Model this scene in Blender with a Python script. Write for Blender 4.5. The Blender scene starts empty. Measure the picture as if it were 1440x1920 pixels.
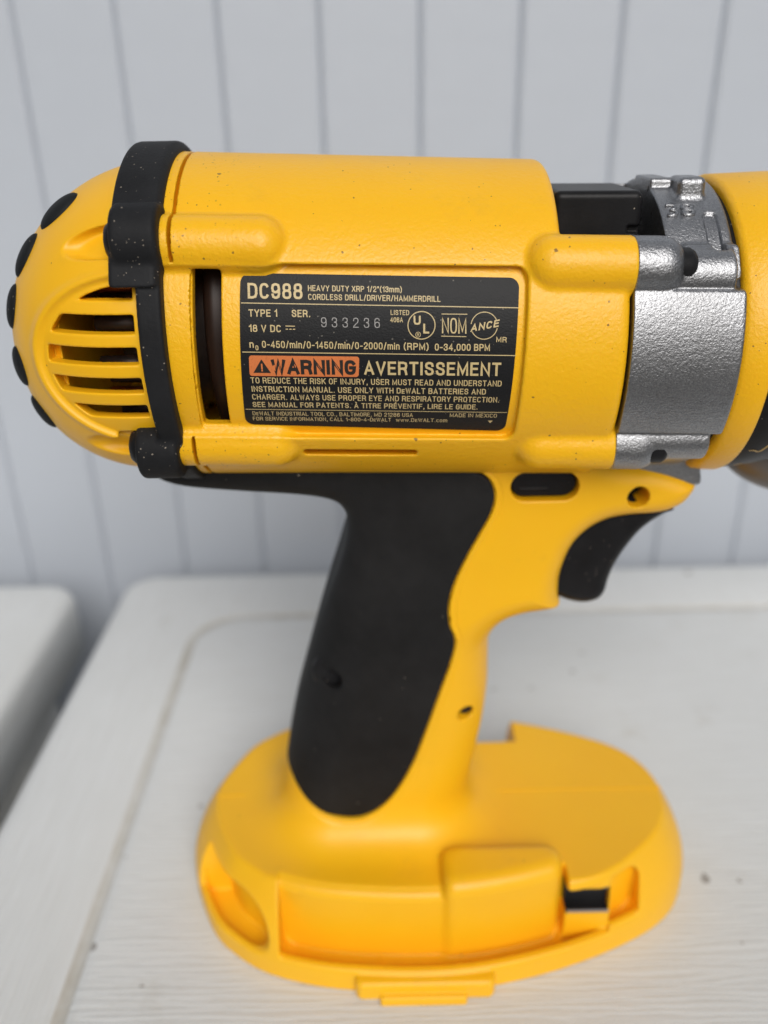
import bpy, math, random
import numpy as np
from mathutils import Matrix, Vector

random.seed(4); np.random.seed(4)
S = bpy.context.scene
COL = S.collection
MM = 0.001
rad = math.radians

# ------------------------------------------------------------------ camera
PITCH, ROLL = rad(25.0), rad(1.1)
CAM = Vector((0.0, -0.195, 0.210))
fwd = Vector((0, math.cos(PITCH), -math.sin(PITCH)))
r0 = Vector((1, 0, 0)); u0 = Vector((0, math.sin(PITCH), math.cos(PITCH)))
rt = math.cos(ROLL) * r0 - math.sin(ROLL) * u0
up = math.cos(ROLL) * u0 + math.sin(ROLL) * r0
cd = bpy.data.cameras.new('camera'); cam = bpy.data.objects.new('camera', cd); COL.objects.link(cam)
cam.matrix_world = Matrix(((rt.x, up.x, -fwd.x, CAM.x), (rt.y, up.y, -fwd.y, CAM.y),
                           (rt.z, up.z, -fwd.z, CAM.z), (0, 0, 0, 1)))
cd.sensor_fit = 'VERTICAL'; cd.sensor_height = 36.0; cd.sensor_width = 27.0; cd.lens = 30.0
cd.clip_start = 0.005; cd.clip_end = 400.0
cd.dof.use_dof = True; cd.dof.focus_distance = 0.166; cd.dof.aperture_fstop = 8.0
S.camera = cam

# ------------------------------------------------------------------ light
SUN_EL, SUN_AZ = 37.0, 170.0          # azimuth clockwise from +Y (north); 180 = behind the camera
w = bpy.data.worlds.new('World'); S.world = w; w.use_nodes = True
nt = w.node_tree; nt.nodes.clear()
sky = nt.nodes.new('ShaderNodeTexSky'); sky.sky_type = 'NISHITA'; sky.sun_disc = False
sky.sun_elevation = rad(SUN_EL); sky.sun_rotation = rad(SUN_AZ)
sky.air_density = 1.0; sky.dust_density = 4.0; sky.ozone_density = 0.8
hs = nt.nodes.new('ShaderNodeHueSaturation'); hs.inputs['Saturation'].default_value = 0.42
bg = nt.nodes.new('ShaderNodeBackground'); bg.inputs['Strength'].default_value = 0.055
wo = nt.nodes.new('ShaderNodeOutputWorld')
nt.links.new(sky.outputs[0], hs.inputs['Color']); nt.links.new(hs.outputs[0], bg.inputs[0])
nt.links.new(bg.outputs[0], wo.inputs[0])
sd = bpy.data.lights.new('sun', 'SUN'); sun = bpy.data.objects.new('sun', sd); COL.objects.link(sun)
sd.energy = 1.95; sd.angle = rad(38); sd.color = (1.0, 0.97, 0.93)
el, az = rad(SUN_EL), rad(SUN_AZ)
tosun = Vector((math.sin(az) * math.cos(el), math.cos(az) * math.cos(el), math.sin(el)))
sun.rotation_euler = tosun.to_track_quat('Z', 'Y').to_euler()
S.view_settings.view_transform = 'Standard'; S.view_settings.look = 'None'
S.view_settings.gamma = 1.0; S.view_settings.exposure = 0.05
S.cycles.max_bounces = 8; S.cycles.diffuse_bounces = 4; S.cycles.glossy_bounces = 4
S.cycles.use_denoising = True

# ------------------------------------------------------------------ materials
def new_mat(name):
    m = bpy.data.materials.new(name); m.use_nodes = True
    n = m.node_tree.nodes; b = n['Principled BSDF']
    return m, m.node_tree, n, m.node_tree.links, b
def coords(n, l, scale=(1, 1, 1)):
    t = n.new('ShaderNodeTexCoord'); mp = n.new('ShaderNodeMapping'); mp.inputs['Scale'].default_value = scale
    l.new(t.outputs['Object'], mp.inputs['Vector']); return mp.outputs['Vector']
def noise(n, l, vec, scale, detail=3, rough=0.55):
    t = n.new('ShaderNodeTexNoise'); t.inputs['Scale'].default_value = scale
    t.inputs['Detail'].default_value = detail; t.inputs['Roughness'].default_value = rough
    l.new(vec, t.inputs['Vector']); return t.outputs['Fac']
def ramp(n, l, fac, p0, p1, c0=(0, 0, 0, 1), c1=(1, 1, 1, 1)):
    r = n.new('ShaderNodeValToRGB'); e = r.color_ramp.elements
    e[0].position, e[1].position = p0, p1; e[0].color, e[1].color = c0, c1
    l.new(fac, r.inputs['Fac']); return r.outputs['Color']
def mixc(n, l, fac, a, b):
    m = n.new('ShaderNodeMix'); m.data_type = 'RGBA'
    if isinstance(fac, float): m.inputs['Factor'].default_value = fac
    else: l.new(fac, m.inputs['Factor'])
    for k, v in (('A', a), ('B', b)):
        s = [i for i in m.inputs if i.name == k and i.type == 'RGBA'][0]
        if isinstance(v, tuple): s.default_value = v
        else: l.new(v, s)
    return [o for o in m.outputs if o.type == 'RGBA'][0]
def mathn(n, l, op, a, b):
    m = n.new('ShaderNodeMath'); m.operation = op
    for i, v in enumerate((a, b)):
        if isinstance(v, (int, float)): m.inputs[i].default_value = v
        else: l.new(v, m.inputs[i])
    return m.outputs[0]
def bump(n, l, b, h, strength, dist, prev=None):
    k = n.new('ShaderNodeBump'); k.inputs['Strength'].default_value = strength; k.inputs['Distance'].default_value = dist
    l.new(h, k.inputs['Height'])
    if prev is not None: l.new(prev, k.inputs['Normal'])
    l.new(k.outputs[0], b.inputs['Normal']); return k.outputs[0]
def specks(n, l, vec, cell, size, density, seed=0.0):
    """scattered crumbs: voronoi cells, a few of them filled with a small uneven dot"""
    mp = n.new('ShaderNodeMapping'); mp.inputs['Location'].default_value = (seed, seed * 1.7, seed * .6)
    l.new(vec, mp.inputs['Vector'])
    wn = n.new('ShaderNodeTexNoise'); wn.inputs['Scale'].default_value = 2.2 * cell; l.new(mp.outputs[0], wn.inputs['Vector'])
    ad = n.new('ShaderNodeVectorMath'); ad.operation = 'MULTIPLY_ADD'
    l.new(wn.outputs['Color'], ad.inputs[0]); ad.inputs[1].default_value = (0.5 / cell,) * 3; l.new(mp.outputs[0], ad.inputs[2])
    v = n.new('ShaderNodeTexVoronoi'); v.inputs['Scale'].default_value = cell; l.new(ad.outputs[0], v.inputs['Vector'])
    sp = n.new('ShaderNodeSeparateColor'); l.new(v.outputs['Color'], sp.inputs[0])
    clump = ramp(n, l, noise(n, l, mp.outputs[0], cell * .09, 3, .6), .45, .68)
    dens = mathn(n, l, 'MULTIPLY', clump, density * 3.2)
    keep = mathn(n, l, 'LESS_THAN', sp.outputs[0], dens)
    sz = mathn(n, l, 'MULTIPLY', sp.outputs[1], size)
    dot = mathn(n, l, 'LESS_THAN', v.outputs['Distance'], sz)
    return mathn(n, l, 'MULTIPLY', keep, dot)

def yellow_mat(name, grain=1.0, dirt=0.12, rough=0.35):
    m, t, n, l, b = new_mat(name)
    v = coords(n, l)
    big = noise(n, l, v, 28, 4, .6)
    col = mixc(n, l, ramp(n, l, big, .35, .7), (.91, .495, .008, 1), (.89, .47, .007, 1))
    grime = ramp(n, l, noise(n, l, v, 60, 6, .7), .60, .80)
    g2 = mathn(n, l, 'MULTIPLY', grime, .22)
    col = mixc(n, l, g2, col, (.46, .25, .05, 1))
    s1 = specks(n, l, v, 420, .17, dirt)
    s2 = specks(n, l, v, 900, .22, dirt * .9, 3.1)
    s = mathn(n, l, 'MULTIPLY', mathn(n, l, 'MAXIMUM', s1, s2), .8)
    if grain > .5:
        sx_ = n.new('ShaderNodeSeparateXYZ'); l.new(v, sx_.inputs[0])
        near = n.new('ShaderNodeMapRange'); l.new(sx_.outputs[0], near.inputs[0])
        near.inputs[1].default_value = -.022; near.inputs[2].default_value = -.038
        s3 = mathn(n, l, 'MULTIPLY', specks(n, l, v, 1300, .30, .32, 7.7), near.outputs[0])
        s = mathn(n, l, 'MAXIMUM', s, mathn(n, l, 'MULTIPLY', s3, .7))
        # faint rubbed streaks along the body
        sc1 = ramp(n, l, noise(n, l, coords(n, l, (60, 900, 900)), 1.0, 3, .6), .66, .74)
        col = mixc(n, l, mathn(n, l, 'MULTIPLY', sc1, .10), col, (.55, .30, .06, 1))
    col = mixc(n, l, s, col, (.16, .08, .025, 1))
    l.new(col, b.inputs['Base Color'])
    rr = n.new('ShaderNodeMapRange'); l.new(noise(n, l, v, 90, 4), rr.inputs[0])
    rr.inputs[3].default_value = rough - .05; rr.inputs[4].default_value = rough + .12
    l.new(rr.outputs[0], b.inputs['Roughness'])
    b.inputs['Specular IOR Level'].default_value = .45
    b.inputs['Subsurface Weight'].default_value = .10; b.inputs['Subsurface Radius'].default_value = (1, .45, .05)
    b.inputs['Subsurface Scale'].default_value = .0015
    if grain:
        h = noise(n, l, v, 1500, 2, .5)
        p = bump(n, l, b, h, .5 * grain, .00016)
        bump(n, l, b, noise(n, l, v, 800, 2), .30 * grain, .0003, p)
    return m
M = {}
M['yellow'] = yellow_mat('yellow_plastic')
M['yellow_smooth'] = yellow_mat('yellow_plastic_smooth', .16, .006, .38)

def rubber_mat(name, base, dust, rough=.62, grain=.5):
    m, t, n, l, b = new_mat(name); v = coords(n, l)
    sm = ramp(n, l, noise(n, l, v, 45, 6, .65), .35, .8)
    col = mixc(n, l, sm, base + (1,), tuple(c * 1.8 + .005 for c in base) + (1,))
    s1 = specks(n, l, v, 900, .20, dust * .7); s2 = specks(n, l, v, 2000, .30, dust * 1.3, 5.3)
    s = mathn(n, l, 'MULTIPLY', mathn(n, l, 'MAXIMUM', s1, s2), .75)
    col = mixc(n, l, s, col, (.38, .33, .27, 1))
    l.new(col, b.inputs['Base Color']); b.inputs['Roughness'].default_value = rough
    b.inputs['Specular IOR Level'].default_value = .16
    bump(n, l, b, noise(n, l, v, 1600, 2), grain, .00012)
    return m
M['rubber'] = rubber_mat('black_rubber', (.0105, .011, .0125), .07)
M['grip'] = rubber_mat('grip_rubber', (.0085, .0085, .009), .005, .62, .35)
M['black'] = rubber_mat('black_plastic', (.009, .009, .010), .02, .38, .25)
M['pad'] = rubber_mat('pad_rubber', (.008, .009, .010), .03, .6, .4)

m, t, n, l, b = new_mat('cast_aluminium'); v = coords(n, l)
fl = noise(n, l, v, 3000, 3, .75)
mottle = noise(n, l, v, 70, 5, .6)
col = mixc(n, l, ramp(n, l, fl, .35, .7), (.26, .265, .28, 1), (.46, .47, .49, 1))
col = mixc(n, l, mathn(n, l, 'MULTIPLY', ramp(n, l, mottle, .45, .8), .35), col, (.20, .20, .20, 1))
col = mixc(n, l, specks(n, l, v, 300, .2, .06), col, (.05, .045, .04, 1))
l.new(col, b.inputs['Base Color']); b.inputs['Metallic'].default_value = 1.0
b.inputs['Roughness'].default_value = .38
p = bump(n, l, b, fl, .5, .00012); bump(n, l, b, noise(n, l, v, 1500, 2), .35, .0003, p)
M['cast'] = m
m, t, n, l, b = new_mat('dark_steel'); v = coords(n, l)
col = mixc(n, l, noise(n, l, v, 200, 3), (.05, .045, .045, 1), (.13, .11, .10, 1))
l.new(col, b.inputs['Base Color']); b.inputs['Metallic'].default_value = .7; b.inputs['Roughness'].default_value = .42
M['dark_steel'] = m
m, t, n, l, b = new_mat('motor_brown'); v = coords(n, l)
col = mixc(n, l, noise(n, l, v, 120, 4), (.012, .007, .005, 1), (.030, .015, .010, 1))
l.new(col, b.inputs['Base Color']); b.inputs['Roughness'].default_value = .45; b.inputs['Specular IOR Level'].default_value = .25; M['motor'] = m
m, t, n, l, b = new_mat('copper'); b.inputs['Base Color'].default_value = (.55, .20, .08, 1)
b.inputs['Metallic'].default_value = 1; b.inputs['Roughness'].default_value = .35
bump(n, l, b, noise(n, l, coords(n, l), 900, 2), .5, .0002); M['copper'] = m
m, t, n, l, b = new_mat('steel_clip'); b.inputs['Base Color'].default_value = (.45, .46, .50, 1)
b.inputs['Metallic'].default_value = 1; b.inputs['Roughness'].default_value = .3
bump(n, l, b, noise(n, l, coords(n, l), 500, 2), .2, .0002); M['clip'] = m
m, t, n, l, b = new_mat('brushed_nickel'); v = coords(n, l)
col = mixc(n, l, noise(n, l, v, 60, 4), (.14, .125, .115, 1), (.22, .20, .185, 1)); l.new(col, b.inputs['Base Color'])
b.inputs['Metallic'].default_value = .8; b.inputs['Roughness'].default_value = .4; M['nickel'] = m

m, t, n, l, b = new_mat('label_black'); v = coords(n, l)
col = mixc(n, l, specks(n, l, v, 1700, .30, .10), (.010, .0105, .012, 1), (.14, .13, .11, 1))
l.new(col, b.inputs['Base Color']); b.inputs['Roughness'].default_value = .5; b.inputs['Specular IOR Level'].default_value = .25
bump(n, l, b, noise(n, l, v, 2600, 2), .55, .00012); M['label'] = m
def ink(name, c, fade=.35):
    m, t, n, l, b = new_mat(name); v = coords(n, l)
    f = mathn(n, l, 'MULTIPLY', ramp(n, l, noise(n, l, v, 2600, 3, .6), .52, .75), fade)
    col = mixc(n, l, f, c + (1,), tuple(x * .35 for x in c) + (1,))
    l.new(col, b.inputs['Base Color']); b.inputs['Roughness'].default_value = .45
    return m
M['gold'] = ink('gold_ink', (.60, .47, .235)); M['orange'] = ink('orange_ink', (.66, .19, .055), .3)
M['blackink'] = ink('black_ink', (.018, .015, .013), 0.0)
M['emboss'] = ink('embossed_grey', (.34, .33, .32), .6)
M['goldmark'] = ink('gold_mark', (.55, .36, .10), .2)

m, t, n, l, b = new_mat('painted_wall'); v = coords(n, l)
col = mixc(n, l, ramp(n, l, noise(n, l, v, 5, 5, .6), .3, .75), (.48, .52, .58, 1), (.45, .487, .545, 1))
st = mathn(n, l, 'MULTIPLY', ramp(n, l, noise(n, l, coords(n, l, (1, 1, .35)), 14, 6, .7), .64, .80), .5)
col = mixc(n, l, st, col, (.36, .36, .37, 1))
col = mixc(n, l, mathn(n, l, 'MULTIPLY', specks(n, l, v, 45, .16, .10), .5), col, (.26, .22, .17, 1))
l.new(col, b.inputs['Base Color']); b.inputs['Roughness'].default_value = .5
p = bump(n, l, b, noise(n, l, coords(n, l, (1, 1, .18)), 240, 4), .25, .0006)
bump(n, l, b, noise(n, l, v, 22, 3), .25, .003, p); M['wall'] = m

def table_mat(name, sc, axis_grain):
    m, t, n, l, b = new_mat(name); v = coords(n, l)
    vg = coords(n, l, axis_grain)
    # wood grain moulded into the plastic: long wavy ridges
    wv = n.new('ShaderNodeTexWave'); wv.wave_type = 'BANDS'; wv.bands_direction = 'Y' if axis_grain[1] > axis_grain[0] else 'X'
    wv.inputs['Scale'].default_value = 1.0; wv.inputs['Distortion'].default_value = 15.0
    wv.inputs['Detail'].default_value = 3.5; wv.inputs['Detail Scale'].default_value = .8
    wv.inputs['Detail Roughness'].default_value = .62
    l.new(vg, wv.inputs['Vector'])
    streak = noise(n, l, coords(n, l, tuple(a * 3.2 for a in axis_grain)), 1.0, 4, .6)
    h = mathn(n, l, 'ADD', mathn(n, l, 'MULTIPLY', wv.outputs['Fac'], .30), streak)
    col = mixc(n, l, ramp(n, l, noise(n, l, v, 9, 5, .6), .3, .75), (.72, .738, .742, 1), (.665, .682, .678, 1))
    dirtg = mathn(n, l, 'MULTIPLY', ramp(n, l, h, .35, .85, (1, 1, 1, 1), (0, 0, 0, 1)), .15)
    col = mixc(n, l, dirtg, col, (.43, .41, .37, 1))
    stn = mathn(n, l, 'MULTIPLY', ramp(n, l, noise(n, l, v, 38, 6, .7), .62, .80), .35)
    col = mixc(n, l, stn, col, (.42, .38, .30, 1))
    s = mathn(n, l, 'MAXIMUM', specks(n, l, v, 55, .14, .22), specks(n, l, v, 150, .16, .10, 2.2))
    col = mixc(n, l, mathn(n, l, 'MULTIPLY', s, .65), col, (.16, .13, .10, 1))
    l.new(col, b.inputs['Base Color']); b.inputs['Roughness'].default_value = .46
    b.inputs['Specular IOR Level'].default_value = .4
    p = bump(n, l, b, h, .5, .00055)
    bump(n, l, b, noise(n, l, v, 700, 2), .15, .0003, p)
    return m
M['table_x'] = table_mat('white_plastic_grain_across', 1, (20, 165, 60))
M['table_y'] = table_mat('white_plastic_grain_along', 1, (170, 14, 60))
m, t, n, l, b = new_mat('groove_grime'); v = coords(n, l)
col = mixc(n, l, ramp(n, l, noise(n, l, v, 30, 5, .7), .4, .7), (.62, .62, .60, 1), (.47, .45, .40, 1))
l.new(col, b.inputs['Base Color']); b.inputs['Roughness'].default_value = .6; M['grime'] = m
m, t, n, l, b = new_mat('paving'); v = coords(n, l)
col = mixc(n, l, noise(n, l, v, 6, 6, .7), (.10, .095, .09, 1), (.17, .165, .155, 1)); l.new(col, b.inputs['Base Color'])
b.inputs['Roughness'].default_value = .9; bump(n, l, b, noise(n, l, v, 80, 4), .4, .004); M['paving'] = m

# ------------------------------------------------------------------ object helpers
def link(name, me, mat, parent=None, loc=None):
    o = bpy.data.objects.new(name, me); COL.objects.link(o)
    if mat is not None and not me.materials: me.materials.append(mat)
    if parent is not None: o.parent = parent
    if loc is not None: o.location = loc
    return o
def empty(name, loc, label, cat, group=None):
    o = bpy.data.objects.new(name, None); COL.objects.link(o); o.location = loc
    o.empty_display_size = .02; o['label'] = label; o['category'] = cat
    if group: o['group'] = group
    return o
def raw_mesh(name, V, Q, N=None, smooth=True):
    """V (n,3) in mm, Q (m,k) all faces of k corners"""
    me = bpy.data.meshes.new(name); V = np.asarray(V, np.float32) * MM; Q = np.asarray(Q, np.int32)
    k = Q.shape[1]
    me.vertices.add(len(V)); me.vertices.foreach_set('co', V.ravel())
    me.loops.add(Q.size); me.loops.foreach_set('vertex_index', Q.ravel())
    me.polygons.add(len(Q)); me.polygons.foreach_set('loop_start', np.arange(0, Q.size, k, dtype=np.int32))
    me.update(calc_edges=True); me.validate()
    me.polygons.foreach_set('use_smooth', np.full(len(me.polygons), smooth))
    if N is not None: me.normals_split_custom_set_from_vertices(N.astype(np.float32).tolist())
    me.update(); return me

# ------------------------------------------------------------------ signed distance modelling (mm)
f32 = np.float32
def smin(a, b, k):
    h = np.clip(.5 + .5 * (b - a) / k, 0, 1); return b + (a - b) * h - k * h * (1 - h)
def smax(a, b, k): return -smin(-a, -b, k)
def box(x, y, z, x0, x1, y0, y1, z0, z1, r=0.0):
    qx = np.abs(x - (x0 + x1) / 2) - (x1 - x0) / 2 + r
    qy = np.abs(y - (y0 + y1) / 2) - (y1 - y0) / 2 + r
    qz = np.abs(z - (z0 + z1) / 2) - (z1 - z0) / 2 + r
    return np.sqrt(np.maximum(qx, 0)**2 + np.maximum(qy, 0)**2 + np.maximum(qz, 0)**2) + np.minimum(np.maximum(qx, np.maximum(qy, qz)), 0) - r
def capsule_x(x, y, z, x0, x1, cy, cz, r):
    dx = x - np.clip(x, x0, x1); return np.sqrt(dx * dx + (y - cy)**2 + (z - cz)**2) - r
def rbox2(u, v, u0, u1, v0, v1, r):
    qx = np.abs(u - (u0 + u1) / 2) - (u1 - u0) / 2 + r; qy = np.abs(v - (v0 + v1) / 2) - (v1 - v0) / 2 + r
    return np.sqrt(np.maximum(qx, 0)**2 + np.maximum(qy, 0)**2) + np.minimum(np.maximum(qx, qy), 0) - r
def ellipsoid(x, y, z, c, s):
    qx, qy, qz = (x - c[0]) / s[0], (y - c[1]) / s[1], (z - c[2]) / s[2]
    k0 = np.sqrt(qx * qx + qy * qy + qz * qz); k1 = np.sqrt((qx / s[0])**2 + (qy / s[1])**2 + (qz / s[2])**2)
    return k0 * (k0 - 1) / np.maximum(k1, 1e-6)
def catmull(P, n=8, corners=()):
    P = np.array(P, float); m = len(P); out = []
    for i in range(m):
        a, b_, c, d = P[(i - 1) % m], P[i], P[(i + 1) % m], P[(i + 2) % m]
        if i in corners: a = b_ - (c - b_) * .3
        if (i + 1) % m in corners: d = c + (c - b_) * .3
        for t in np.arange(n) / n:
            out.append(.5 * (2 * b_ + (c - a) * t + (2 * a - 5 * b_ + 4 * c - d) * t * t + (3 * b_ - a - 3 * c + d) * t**3))
    return np.array(out)
class Poly:
    """signed distance to a closed outline, tabulated once on a fine grid"""
    def __init__(self, P, n=8, corners=(), h=.4, pad=9):
        Q = catmull(P, n, corners) if n > 1 else np.array(P, float)
        self.lo = Q.min(0) - pad; self.h = h
        nx, ny = np.ceil((Q.max(0) + pad - self.lo) / h).astype(int) + 2
        X, Y = np.meshgrid(self.lo[0] + np.arange(nx) * h, self.lo[1] + np.arange(ny) * h, indexing='ij')
        X = X.ravel(); Y = Y.ravel(); d = np.full(X.shape, 1e9); ins = np.zeros(X.shape, bool)
        for i in range(len(Q)):
            ax, ay = Q[i]; bx, by = Q[(i + 1) % len(Q)]; ex, ey = bx - ax, by - ay
            wx, wy = X - ax, Y - ay; L = ex * ex + ey * ey
            if L < 1e-12: continue
            t = np.clip((wx * ex + wy * ey) / L, 0, 1)
            d = np.minimum(d, (wx - t * ex)**2 + (wy - t * ey)**2)
            if ay != by: ins ^= ((ay > Y) != (by > Y)) & (X < ex * (Y - ay) / (by - ay) + ax)
        self.g = (np.sqrt(d) * np.where(ins, -1, 1)).reshape(nx, ny).astype(f32); self.n = (nx, ny)
    def __call__(self, u, v):
        a = (u - self.lo[0]) / self.h; b = (v - self.lo[1]) / self.h
        ac = np.clip(a, 0, self.n[0] - 1.001); bc = np.clip(b, 0, self.n[1] - 1.001)
        i = ac.astype(np.int32); j = bc.astype(np.int32); fu = ac - i; fv = bc - j; g = self.g
        r = (g[i, j] * (1 - fu) + g[i + 1, j] * fu) * (1 - fv) + (g[i, j + 1] * (1 - fu) + g[i + 1, j + 1] * fu) * fv
        return r + np.hypot(a - ac, b - bc) * self.h
CHUNK = 400000
def evalf(f, P):
    out = np.empty(len(P), f32)
    for s in range(0, len(P), CHUNK):
        q = P[s:s + CHUNK]; out[s:s + CHUNK] = f(q[:, 0], q[:, 1], q[:, 2])
    return out
def sdf_mesh(f, lo, hi, h, newton=2):
    lo = np.array(lo, f32); B = 8
    nb = np.ceil((np.array(hi) - lo) / (h * B)).astype(int); n = nb * B
    cb = np.stack(np.meshgrid(*[np.arange(k) for k in nb], indexing='ij'), -1).reshape(-1, 3)
    cen = (lo + (cb + .5) * B * h).astype(f32); dc = evalf(f, cen)
    act = np.abs(dc) < B * h * .87 * 1.7 + 1.5
    D = np.where(dc < 0, -9, 9).astype(f32).reshape(nb)
    D = D.repeat(B, 0).repeat(B, 1).repeat(B, 2)
    off = np.stack(np.meshgrid(*[np.arange(B)] * 3, indexing='ij'), -1).reshape(-1, 3)
    ab = cb[act]
    for s in range(0, len(ab), 800):
        idx = (ab[s:s + 800, None, :] * B + off[None]).reshape(-1, 3)
        D[idx[:, 0], idx[:, 1], idx[:, 2]] = evalf(f, (lo + idx * h).astype(f32))
    neg = D < 0
    c = np.zeros(tuple(n - 1), np.int8)
    for i in (0, 1):
        for j in (0, 1):
            for k in (0, 1): c += neg[i:n[0] - 1 + i, j:n[1] - 1 + j, k:n[2] - 1 + k]
    mask = (c > 0) & (c < 8); cells = np.argwhere(mask)
    ID = np.full(mask.shape, -1, np.int32); ID[mask] = np.arange(len(cells))
    cor = [(i, j, k) for i in (0, 1) for j in (0, 1) for k in (0, 1)]
    vals = np.stack([D[cells[:, 0] + i, cells[:, 1] + j, cells[:, 2] + k] for i, j, k in cor], 1)
    acc = np.zeros((len(cells), 3)); cnt = np.zeros(len(cells))
    for a in range(8):
        for b in range(a + 1, 8):
            if sum(abs(cor[a][q] - cor[b][q]) for q in range(3)) != 1: continue
            va, vb = vals[:, a], vals[:, b]; cr = (va < 0) != (vb < 0)
            t = np.where(cr, va / np.where(cr, va - vb, 1), 0)
            p = np.array(cor[a]) + t[:, None] * (np.array(cor[b]) - np.array(cor[a]))
            acc += np.where(cr[:, None], p, 0); cnt += cr
    V = (lo + (cells + acc / cnt[:, None]) * h).astype(f32)
    faces = []
    for ax in range(3):
        o1, o2 = [(1, 2), (2, 0), (0, 1)][ax]
        sl0 = [slice(1, n[q] - 1) for q in range(3)]; sl0[ax] = slice(0, n[ax] - 1)
        sl1 = list(sl0); sl1[ax] = slice(1, n[ax])
        A, Bn = neg[tuple(sl0)], neg[tuple(sl1)]
        e = np.argwhere(A != Bn); s_in = A[e[:, 0], e[:, 1], e[:, 2]]
        e = e + np.array([0 if q == ax else 1 for q in range(3)])
        q = []
        for (a, b) in ((0, 0), (-1, 0), (-1, -1), (0, -1)):
            g = e.copy(); g[:, o1] += a; g[:, o2] += b; q.append(ID[g[:, 0], g[:, 1], g[:, 2]])
        q = np.stack(q, 1); q[~s_in] = q[~s_in][:, ::-1]; faces.append(q)
    F_ = np.concatenate(faces); F_ = F_[(F_ >= 0).all(1)]
    def grad(P, e=.12):
        g = np.empty_like(P)
        for q in range(3):
            dlt = np.zeros(3, f32); dlt[q] = e; g[:, q] = (evalf(f, P + dlt) - evalf(f, P - dlt)) / (2 * e)
        return g
    V0 = V.copy()
    for _ in range(newton):
        g = grad(V); d = evalf(f, V); m2 = np.maximum((g * g).sum(1), .25)
        V = V - (np.clip(d / m2, -h, h))[:, None] * g
        V = V0 + np.clip(V - V0, -h * .8, h * .8)
    g = grad(V, .18); N = g / np.maximum(np.linalg.norm(g, axis=1), 1e-6)[:, None]
    return V, F_, N
def sdf_obj(name, f, lo, hi, h, mat, parent):
    V, Q, N = sdf_mesh(f, lo, hi, h); return link(name, raw_mesh(name, V, Q, N), mat, parent)

# ------------------------------------------------------------------ the drill
drill = empty('cordless_drill', (0, 0, 0),
              'yellow and black cordless hammer drill standing on its battery foot, no battery fitted', 'power tool')
def AZ(x): return 167.3 - .03 * x                # height of the drill's axis, nose a little low
def bosses(x, y, z, x0, x1, r=5.6, far=True):
    yy = np.abs(y) if far else -y
    hi = x0 > 0                                  # the front pair of upper bosses sits a little lower
    u = capsule_x(x, yy, z, x0, x1, 27.6 if hi else 26.0, AZ(x) + (17.0 if hi else 19.6), r)
    v = capsule_x(x, yy, z, x0, x1, 25.0, AZ(x) - 19.9, r)
    return u, v
def f_housing(x, y, z):
    zr = z - AZ(x); rho = np.hypot(y, zr); R = 34.75 - .008 * x
    d = rho - R
    d = smax(d, -43.5 - x, 1.0)
    end = np.minimum(np.maximum(x - 47.7, zr - 18.4), x - 34.8)
    d = smax(d, end, 2.4)
    # recessed strip along the side that carries the label
    xs = x - .036 * (z - 167)
    Rr = rbox2(xs, zr, -60.0, 27.5, -17.6, 16.9, 2.2); Rr = np.maximum(Rr, y)
    d = smax(d, -smax(Rr, 32.6 - rho, .5), .8)
    Rr2 = rbox2(xs, zr, -60.0, -36.2, -17.4, 16.8, .6); Rr2 = np.maximum(Rr2, y)
    d = np.minimum(d, np.maximum(np.maximum(Rr2 + .2, rho - 33.3), -43.5 - x))
    # bosses
    for (x0, x1, lim) in ((-46, -22.6, -9), (33.0, 60, 48.2)):
        u, v = bosses(x, y, z, x0, x1)
        k = smin(u, v, .1)
        if lim > 0: k = smax(k, x - lim, .6)
        else: k = smax(k, -43.5 - x, .6)
        d = smin(d, k, 1.0)
    # seam line behind the band
    g = np.maximum(np.abs(x + 38.7) - .32, 32.9 - rho); d = np.maximum(d, -np.maximum(g, -Rr2 + .3))
    # vent slot
    s = rbox2(xs, zr, -36.0, -30.6, -15.2, 15.9, .5); d = smax(d, -np.maximum(s, y), .4)
    # long lower slot
    lz = zr + 21.9
    s = rbox2(x, lz, -16.6, 7.2, -.8, .8, .7); s = np.maximum(np.maximum(s, 31.0 - rho), y); d = smax(d, -s, .5)
    # hollow inside
    d = np.maximum(d, -np.maximum(rho - 30.0, x - 30))
    return d
sdf_obj('motor_housing', f_housing, (-45, -42, 128), (50, 42, 208), .42, M['yellow'], drill)

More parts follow.
